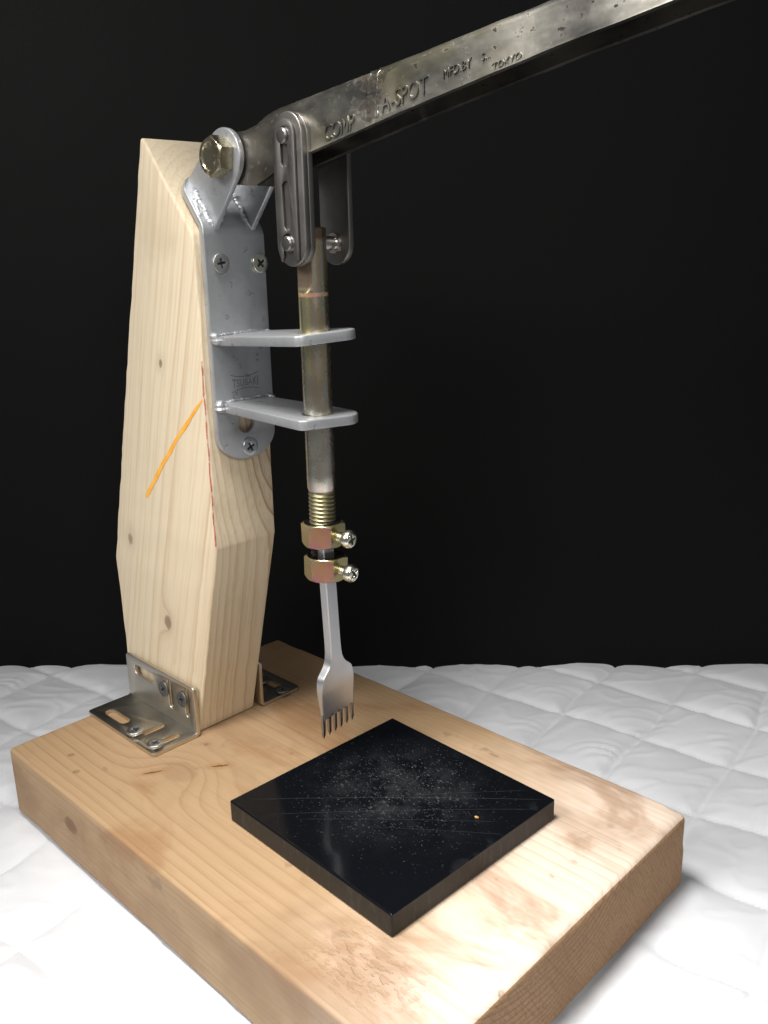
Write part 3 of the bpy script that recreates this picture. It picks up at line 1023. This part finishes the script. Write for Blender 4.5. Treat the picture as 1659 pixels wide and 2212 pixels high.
def weld(name, path, r, parent, seed, n=16, flat=.8, mat=None):
    """painted-over weld bead: a lumpy rippled tube"""
    rnd = random.Random(seed)
    path = [Vector(p) for p in path]
    ax = (path[-1] - path[0]).normalized()
    u = ax.orthogonal().normalized(); w_ = ax.cross(u)
    steps = max(10, n * 2); m = 12
    ph = rnd.random() * 6
    v, f = [], []
    for i in range(steps + 1):
        t = i / steps
        k = t * (len(path) - 1); j = min(int(k), len(path) - 2)
        p = path[j].lerp(path[j + 1], k - j)
        lump = float(fbm(np.array(t * n * .35 + seed * 7.1), np.array(seed * 3.3), 3))
        rr = r * (.55 + 1.25 * lump) * (1 + .07 * math.sin(t * n * 2.2 + ph)) * min(1, .12 + 6 * min(t, 1 - t)) ** .5
        off = (u * math.sin(t * n * .5 + ph) + w_ * math.cos(t * n * .37 + ph)) * r * .22
        for q in range(m):
            a = 2 * math.pi * q / m
            rq = rr * (1 + .25 * (float(fbm(np.array(t * n * .7 + seed), np.array(q * .8 + 2.0), 2)) - .37))
            v.append(p + off + (u * math.cos(a) + w_ * math.sin(a)) * rq)
    for i in range(steps):
        for q in range(m):
            q2 = (q + 1) % m
            f.append((i * m + q, i * m + q2, (i + 1) * m + q2, (i + 1) * m + q))
    f.append(tuple(range(m))); f.append(tuple(steps * m + q for q in range(m)))
    return put(name, pydata(name, v, f, True, 70), mat or M_WELD, parent)
BD = Vector((-.0305, 0, .0400)).normalized()
B0 = Vector((.0945, 0, .2500))
for y, sd in ((.0836, 1), (.0872, 2), (.1034, 3)):
    a = B0 + BD * .001; b = B0 + BD * .022
    weld('weld_bead', [(a.x, y, a.z), (b.x, y, b.z)], .0012, plate, sd, 30)
weld('weld_bead', [(B0 + BD * .004 + Vector((0, .0895, 0))), (B0 + BD * .012 + Vector((0, .094, 0)))], .0017, plate, 9, 9, .5)
weld('weld_bead', [(B0 + BD * .006 + Vector((-.0006, .0805, 0))), (B0 + BD * .016 + Vector((-.0006, .0812, 0)))], .0013, plate, 10, 9, .5)

# rod guides
gout = [(0, -13.5), (57.5, -18.4), (59.3, -18.2), (60.6, -17.2), (61.4, -15.0), (65.6, 2.0), (66.0, 4.5), (65.5, 7.0), (63.8, 9.8), (61, 11.8), (57, 13.0), (51, 13.6), (0, 13.0)]
gd = plate2d('rod_guide', gout, [circ(52.2, -2.7, 6.4, 28)], 4.2, .6, 2)
for (z, tilt, rollg, sd) in ((.2034, -3.4, 2.0, 21), (.1735, .6, 0.0, 25)):
    M = Matrix.Translation((.0942, .0946, z)) @ Matrix.Rotation(math.radians(tilt), 4, 'Y') @ Matrix.Rotation(math.radians(rollg), 4, 'X')
    g = put('rod_guide', gd, M_PLATE, plate, M)
    weld('weld_bead', [(.0950, .0802, z - .002), (.0952, .0800, z + .0035)], .0019, plate, sd, 8, .9)
    weld('weld_bead', [(.0948, .083, z + .0024), (.0948, .107, z + .0026)], .0006, plate, sd + 1, 40, .6)
    weld('weld_bead', [(.0950, .108, z - .001), (.0956, .109, z + .003)], .0015, plate, sd + 2, 6, .9)

# ------------------------------------------------------------------ lever arm: folded channel, open below
def cr(x, table):
    for (a, b) in zip(table[:-1], table[1:]):
        if x <= b[0]:
            t = (x - a[0]) / (b[0] - a[0]); t = max(t, 0)
            return a[1] + (b[1] - a[1]) * t
    return table[-1][1]
TOP = [(.0925, .2780), (.0932, .2808), (.0950, .2835), (.0985, .2862), (.1035, .2880), (.1110, .2880), (.1200, .2895), (.1260, .2918), (.1320, .2934), (.1417, .2946), (.1878, .2998), (.2579, .3082), (.3000, .3135), (.42, .3290)]
BOT = [(.0925, .2778), (.0932, .2750), (.0950, .2722), (.0985, .2692), (.1035, .2676), (.1110, .2668), (.1200, .2662), (.1280, .2685), (.1400, .2728), (.1589, .2765), (.2077, .2855), (.2601, .2944), (.3010, .3005), (.42, .3180)]
YC = .0952
def arm_mesh():
    xs = sorted(set([a[0] for a in TOP] + [a[0] for a in BOT] + [.0925 + i * .004 for i in range(82)]))
    v, f = [], []
    TH = .0019
    for x in xs:
        zt, zb = cr(x, TOP), cr(x, BOT)
        hw = .0078 if x < .118 else (.0078 + .0006 * min((x - .118) / .015, 1))
        # fold radius
        R = min(.0042, (zt - zb) * .45)
        flare = .0006 * max(0, min((x - .13) / .02, 1))
        out, inn = [], []
        def loop(h, t, R, zb_):
            L = [(-h - (flare if zb_ else 0), zb), (-h, zb + min(.0016, (zt - zb) * .2))]
            for i in range(7):
                a = math.pi - i / 6 * math.pi / 2
                L.append((-h + R + R * math.cos(a), t - R + R * math.sin(a)))
            L += [(-a_, b_) for a_, b_ in L[::-1]]
            return L
        out = loop(hw, zt, R, True)
        inn = loop(hw - TH, max(zt - TH, zb + .00005), max(min(R - TH, .0024), .0002), False)
        dent = (float(fbm(np.array(x * 120), np.array(2.0), 2)) - .37) * .0005
        for (yy, zz) in out: v.append((x, YC + yy, zz + dent * (1 if zz > zb + .006 else .6)))
        for (yy, zz) in inn: v.append((x, YC + yy, zz))
    m = 18
    S = 2 * m
    for k in range(len(xs) - 1):
        for i in range(m - 1):
            f.append((k * S + i, (k + 1) * S + i, (k + 1) * S + i + 1, k * S + i + 1))
            f.append((k * S + m + i, k * S + m + i + 1, (k + 1) * S + m + i + 1, (k + 1) * S + m + i))
        for i in (0, m - 1):
            f.append((k * S + i, k * S + m + i, (k + 1) * S + m + i, (k + 1) * S + i))
    for k in (0, len(xs) - 1):
        for i in range(m - 1):
            f.append((k * S + i, k * S + i + 1, k * S + m + i + 1, k * S + m + i))
    return pydata('lever_arm', v, f, True, 38)
arm = put('lever_arm', arm_mesh(), M_ARM, press)
tag(arm, 'worn steel lever arm folded into an open channel')

SL = math.atan(.170)
def arm_text(s, size, x, z, spacing=1.0, ext=.00032, bold=.0, sx=1.0):
    me = text_mesh('lettering', s, size, ext, 0.0, spacing, bold)
    xd = Vector((math.cos(SL), 0, math.sin(SL)))
    # upright strokes stay vertical, the line of text follows the lever
    M = Matrix(((xd.x * sx, 0, 0, x), (0, 0, -1, YC - .0086), (xd.z * sx, 1, 0, z), (0, 0, 0, 1)))
    me.transform(M)
    shade(me, False)
    return put('lettering', me, M_ARM, arm)
arm_text('COMP', .0078, .1630, .2786, 1.0, sx=.74)
arm_text('A-SPOT', .0078, .1925, .2853, 1.02, sx=.80)
arm_text('MFD.BY', .0040, .2200, .2920, 1.02, ext=.00028, sx=.86)
arm_text('S...', .0030, .2356, .2950, 1.05, ext=.00028)
arm_text('TOKYO', .0030, .2400, .2917, 1.05, ext=.00028)
# raised weld seam across the lever
def seam(x, wd):
    v, f = [], []
    pr = []
    for i in range(26):
        t = i / 25
        if t < .62:
            zt, zb = cr(x, TOP), cr(x, BOT)
            pr.append((YC - .0085, zb + .001 + (zt - .0042 - zb - .001) * t / .62, -1, 0))
        else:
            a = math.pi - (t - .62) / .38 * math.pi * .5
            zt = cr(x, TOP)
            pr.append((YC - .0084 + .0042 + .0042 * math.cos(a), zt - .0042 + .0042 * math.sin(a), math.cos(a), math.sin(a)))
    rnd = random.Random(4)
    for (y, z, ny, nz) in pr:
        wj = wd * (.8 + .4 * rnd.random()); ox = .0004 * rnd.uniform(-1, 1)
        hh = .00045 * (.7 + .6 * rnd.random())
        for k in range(5):
            s = k / 4 * 2 - 1
            h = hh * (1 - s * s) - .0002
            v.append((x + ox + s * wj, y + ny * h, z + nz * h))
    for i in range(25):
        for k in range(4):
            f.append((i * 5 + k, i * 5 + k + 1, i * 5 + k + 6, i * 5 + k + 5))
    return put('weld_seam', pydata('weld_seam', v, f, True), M_ARM, arm)
seam(.1858, .0011)
seam(.1903, .0007)

# hex pivot bolt
def hex_mesh(name, apo, h, hole=0.0, top=True, bot=True, n=10, dish=False):
    v, f = [], []
    N_ = 6 * n
    ringz = []
    for lvl in range(4):
        for i in range(N_):
            a = 2 * math.pi * i / N_
            am = (a % (math.pi / 3)) - math.pi / 6
            r = apo / math.cos(am)
            cut = (r - apo) * math.tan(math.radians(32)) + .00015
            if lvl == 0: rr, z = apo * .985, -h / 2
            elif lvl == 1: rr, z = r, -h / 2 + (cut if bot else .00015)
            elif lvl == 2: rr, z = r, h / 2 - (cut if top else .00015)
            else: rr, z = apo * .985, h / 2
            v.append((rr * math.cos(a), rr * math.sin(a), z))
    for l in range(3):
        for i in range(N_):
            j = (i + 1) % N_
            f.append((l * N_ + i, l * N_ + j, (l + 1) * N_ + j, (l + 1) * N_ + i))
    if hole:
        b = len(v)
        for z in (-h / 2, h / 2):
            for i in range(N_):
                a = 2 * math.pi * i / N_
                v.append((hole * math.cos(a), hole * math.sin(a), z))
        for i in range(N_):
            j = (i + 1) % N_
            f.append((i, b + i, b + j, j)); f.append((3 * N_ + i, 3 * N_ + j, b + N_ + j, b + N_ + i))
            f.append((b + i, b + N_ + i, b + N_ + j, b + j))
    else:
        f.append(tuple(range(N_)))
        last = 3 * N_
        if dish:
            for (rr, z) in ((apo * .80, h / 2), (apo * .74, h / 2 - .0005), (apo * .3, h / 2 - .0006)):
                b = len(v)
                for i in range(N_):
                    a = 2 * math.pi * i / N_
                    v.append((rr * math.cos(a), rr * math.sin(a), z))
                for i in range(N_):
                    j = (i + 1) % N_
                    f.append((last + i, last + j, b + j, b + i))
                last = b
        f.append(tuple(last + i for i in range(N_)))
    return pydata(name, v, f, True, 24)
bh = hex_mesh('bolt_head', .0071, .0066, 0, True, False, dish=True)
v, f = lathe([(.0046, -.003), (.0046, -.033), (.0040, -.034)], 24)
shk = pydata('shank', v, f, True, 30)
nt = hex_mesh('nutb', .0080, .0065)
bolt = join('pivot_bolt', [(bh, Matrix()), (shk, Matrix()), (nt, Matrix.Translation((0, 0, -.0274)))], 24)
MB = frame((PV[0] * .001, .0853 - .0013 - .0033, PV[1] * .001), (1, 0, 0), (0, 0, 1)) @ Matrix.Rotation(math.radians(22), 4, 'Z')
o = put('pivot_bolt', bolt, M_BOLT, press, MB)
tag(o, 'gold coloured hexagon bolt through the pivot ears')

# ------------------------------------------------------------------ chain links that pull the rod
LX, LZ0, LZ1 = 146.6, 243.0, 281.9
lk = plate2d('link_plate', stadium(LX, LZ0, LX, LZ1, 8.6, 16), [], 2.7, .5, 2)
near = put('chain_link', lk, M_LINK, press, xz(.0861))
tag(near, 'dark steel chain link on the near side with a spring clip')
lk_b = put('link_plate', lk, M_LINK, near, xz(.0836 - .0001))
clip_o = ([(LX - 4.9, LZ0 - 6.8)] + [(LX - 6.3, LZ0 - 3.5)] + [(LX - 6.6, LZ0)] + arc(LX - .6, LZ1, 6.0, 180, 0, 16) +
          [(LX + 5.4, LZ0), (LX + 5.2, LZ0 - 6.5), (LX + 2.3, LZ0 - 6.0), (LX + 2.3, LZ0 - 2.6)] +
          arc(LX - .6, LZ0, 3.7, -40, 220, 14) + [(LX - 3.7, LZ0 - 4.5)])
key = arc(LX - .6, LZ1, 3.2, -50, 230, 14) + [(LX - 2.6, LZ1 - 4), (LX - 2.7, LZ1 - 9)] + arc(LX - .6, LZ1 - 9, 2.1, 180, 360, 8) + [(LX + 1.4, LZ1 - 4)]
slot = stadium(LX - .5, LZ0 + 6.8, LX - .8, LZ1 - 18, 2.0)
cl = plate2d('spring_clip', clip_o, [key, slot], 1.1, .25, 1)
put('spring_clip', cl, M_LINK, near, xz(.0815))
v, f = lathe([(.0029, 0), (.0029, .0013), (.0024, .0019), (.0016, .0020)], 24)
pinhd = pydata('pin_head', v, f, True, 30)
for z in (LZ0, LZ1):
    put('pin', pinhd, M_PIN, near, frame((LX * .001 - .0006, .0816, z * .001), (1, 0, 0), (0, 0, 1)))
far = put('chain_link', lk, M_LINK, press, xz(.1066))
tag(far, 'plain dark steel chain link on the far side')
v, f = lathe([(.0040, 0), (.0040, .0012), (.0030, .0013), (.0030, .024)], 24)
pinb = pydata('pin', v, f, True, 30)
put('pin', pinb, M_PINB, far, frame((LX * .001, .1052, LZ0 * .001), (1, 0, 0), (0, 0, 1)))
put('pin', pinb, M_PINB, far, frame((LX * .001, .1052, LZ1 * .001), (1, 0, 0), (0, 0, 1)))

# ------------------------------------------------------------------ plunger rod
RX, RY, RR = .1464, .0926, .00605
def rod_mesh():
    zs = [.2492, .2488] + [.2482 - i * .0006 for i in range(45)] + [.2215 - i * .004 for i in range(1, 19)] + [.1432, .1424, .1418]
    zs = sorted(set(zs), reverse=True)
    n = 56
    v, f = [], []
    for z in zs:
        r = RR
        if z > .2489: r = RR - .0006
        if z < .1430: r = RR - .0004
        cut = RY - 2 * RR
        if z > .2240:
            t = min((z - .2240) / .0042, 1)
            cut = RY - RR + t ** .6 * (.0884 - RY + RR)
        for i in range(n):
            a = 2 * math.pi * i / n
            v.append((RX + r * math.cos(a), max(RY + r * math.sin(a), cut), z))
    for k in range(len(zs) - 1):
        for i in range(n):
            j = (i + 1) % n
            f.append((k * n + i, k * n + j, (k + 1) * n + j, (k + 1) * n + i))
    f.append(tuple(range(n))); f.append(tuple((len(zs) - 1) * n + i for i in range(n)))
    return pydata('plunger_rod', v, f, True, 35)
rod = put('plunger_rod', rod_mesh(), M_ROD, press)
tag(rod, 'round zinc plated plunger rod with a red pen ring')
PN = Vector((.99, .13, 0)).normalized()       # direction the broad face of the punch looks
def thread_mesh():
    n = 48; pitch = .00178; per = 8
    z0, z1 = .1422, .1010
    m = int((z0 - z1) / pitch * per)
    v, f = [], []
    for k in range(m + 1):
        for i in range(n):
            a = 2 * math.pi * i / n
            z = z0 - (z0 - z1) * k / m
            ph = ((z / pitch) + i / n) % 1.0
            tri = abs(ph * 2 - 1)
            r = .0050 + .0009 * (1 - tri) ** .8 * min(1, (z0 - z) / .0012)
            p = Vector((r * math.cos(a), r * math.sin(a), 0))
            if z < .1190:
                d = p.dot(PN); lim = -.0005
                if d > lim: p -= PN * (d - lim)
            v.append((RX + p.x, RY + p.y, z))
    for k in range(m):
        for i in range(n):
            j = (i + 1) % n
            f.append((k * n + i, k * n + j, (k + 1) * n + j, (k + 1) * n + i))
    f.append(tuple(range(n))); f.append(tuple(m * n + i for i in range(n)))
    return pydata('thread', v, f, True, 50)
put('thread', thread_mesh(), M_THREAD, rod)

# ------------------------------------------------------------------ clamping nuts with set screws
nut = hex_mesh('clamp_nut', .0084, .0104, .0056)
AZ = -52.5
for (z, spin, oy, lab) in ((.1227, 12, 0.0, 'upper'), (.1072, 40, .0005, 'lower')):
    M = Matrix.Translation((RX + oy * .4, RY + oy, z)) @ Matrix.Rotation(math.radians(1.0 if lab == 'upper' else -1.5), 4, 'X') @ Matrix.Rotation(math.radians(AZ + 30), 4, 'Z')
    nn = put('clamp_nut', nut, M_NUT, press, M)
    tag(nn, lab + ' gold and pink hexagon nut round the rod end')
    az = math.radians(AZ + 60)
    d = Vector((math.cos(az), math.sin(az), .0))
    p = Vector((RX + oy * .4, RY + oy, z - .0006)) + d * .0124
    screw(ME_SET, M_SCREWY, nn, p, d + Vector((0, 0, -.03)), spin, 'set_screw')

# ------------------------------------------------------------------ six pronged punch
ROW = Vector((-.13, .99, 0)).normalized()
def pc(z):        # centre line, leaning slightly
    t = (.125 - z) / .100
    return Vector((.1478 - .0014 * t, .0917 + .0055 * t, z)) 
WID = [(.126, 7.2), (.0700, 7.2), (.0660, 7.6), (.0630, 8.6), (.0605, 10.6), (.0587, 13.6), (.0572, 17.2), (.0560, 19.8), (.0545, 21.6), (.0520, 22.6), (.0495, 22.9), (.0440, 22.5), (.0360, 21.8), (.0340, 21.6)]
THK = [(.126, 4.2), (.0700, 4.2), (.0600, 4.0), (.0520, 3.8), (.0480, 3.4), (.0440, 2.7), (.0400, 2.1), (.0350, 1.7)]
def lin(z, tab):
    for a, b in zip(tab[:-1], tab[1:]):
        if z >= b[0]:
            t = (a[0] - z) / (a[0] - b[0]); t = min(max(t, 0), 1)
            return a[1] + (b[1] - a[1]) * t
    return tab[-1][1]
def punch_mesh():
    zs = [.126, .120] + [.115 - .005 * i for i in range(9)] + [.070 - .001 * i for i in range(36)]
    zs = sorted(set(zs + [.0343]), reverse=True)
    v, f = [], []
    S = None
    for z in zs:
        c = pc(z); w_ = lin(z, WID) * .0005; t_ = lin(z, THK) * .0005
        b = .0005 if z > .05 else .0003
        sec = []
        nw = 14
        # rectangle with small chamfers, finely divided along the width
        pts = [(-w_ + b, t_)] + [(-w_ + b + (2 * w_ - 2 * b) * i / nw, t_) for i in range(1, nw)] + [(w_ - b, t_), (w_, t_ - b), (w_, -t_ + b), (w_ - b, -t_)]
        pts += [(w_ - b - (2 * w_ - 2 * b) * i / nw, -t_) for i in range(1, nw)] + [(-w_ + b, -t_), (-w_, -t_ + b), (-w_, t_ - b)]
        S = len(pts)
        for (a, n_) in pts:
            zz = z
            if z < .0375:      # gum line scallops between the prongs
                u = (a / (.0105) * .5 + .5) * 5
                ph = abs(((u + .5) % 1.0) - .5) * 2     # 0 on prong axis, 1 between
                zz = z + (.0012 * ph) * (.0375 - z) / .0032
            p = c + ROW * a + PN * n_
            v.append((p.x, p.y, zz))
    for k in range(len(zs) - 1):
        for i in range(S):
            j = (i + 1) % S
            f.append((k * S + i, k * S + j, (k + 1) * S + j, (k + 1) * S + i))
    f.append(tuple(range(S))); f.append(tuple((len(zs) - 1) * S + i for i in range(S)))
    return pydata('pricking_punch', v, f, True, 32)
punch = put('pricking_punch', punch_mesh(), M_PUNCH, press)
tag(punch, 'satin steel six pronged pricking punch')
pv, pf = [], []
for k, (z, w_, t_) in enumerate(((.0020, 1.0, .75), (.0004, .92, .72), (-.0016, .82, .66), (-.0080, .72, .55), (-.0082, .72, .55), (-.0103, .06, .06))):
    for (a, b) in ((-1, -1), (1, -1), (1, 1), (-1, 1)):
        pv.append((a * w_ * .001, b * t_ * .001, z))
for k in range(5):
    for i in range(4):
        j = (i + 1) % 4
        pf.append((k * 4 + i, k * 4 + j, k * 4 + 4 + j, k * 4 + 4 + i))
pf += [(0, 1, 2, 3), (20, 21, 22, 23)]
prong = pydata('prong', pv, pf)
for i in range(6):
    a = (i - 2.5) * .00415
    c = pc(.0352) + ROW * a
    put('prong', prong, M_PRONG, punch, frame(c, ROW, PN * -1) if False else frame(c, ROW, ROW.cross(Vector((0, 0, 1))) * -1))

# ------------------------------------------------------------------ black slab on the plank
bm = round_box('slab', [(.1361, .0404), (.1398, .1403), (.2406, .1363), (.2366, .0374)], .0002, .0102, .0007, 20, 20, 3)
slab = put('punching_slab', bm_mesh(bm, 'punching_slab', True, 40), M_SLAB)
tag(slab, 'glossy black plastic slab with scratched top lying on the pine plank', 'slab')

bm = bmesh.new()
bmesh.ops.create_icosphere(bm, subdivisions=2, radius=1, matrix=Matrix.Translation((.2240, .1027, .0108)) @ Euler((.3, .2, .8)).to_matrix().to_4x4() @ Matrix.Diagonal((.0009, .0005, .0007, 1)))
rnd = random.Random(2)
for v in bm.verts:
    v.co += Vector((rnd.uniform(-1, 1), rnd.uniform(-1, 1), rnd.uniform(-.5, .5))) * .00018
cb = put('wood_crumb', bm_mesh(bm, 'wood_crumb'), M_CRUMB)
tag(cb, 'tiny orange crumb of wood on top of the black slab', 'crumb')
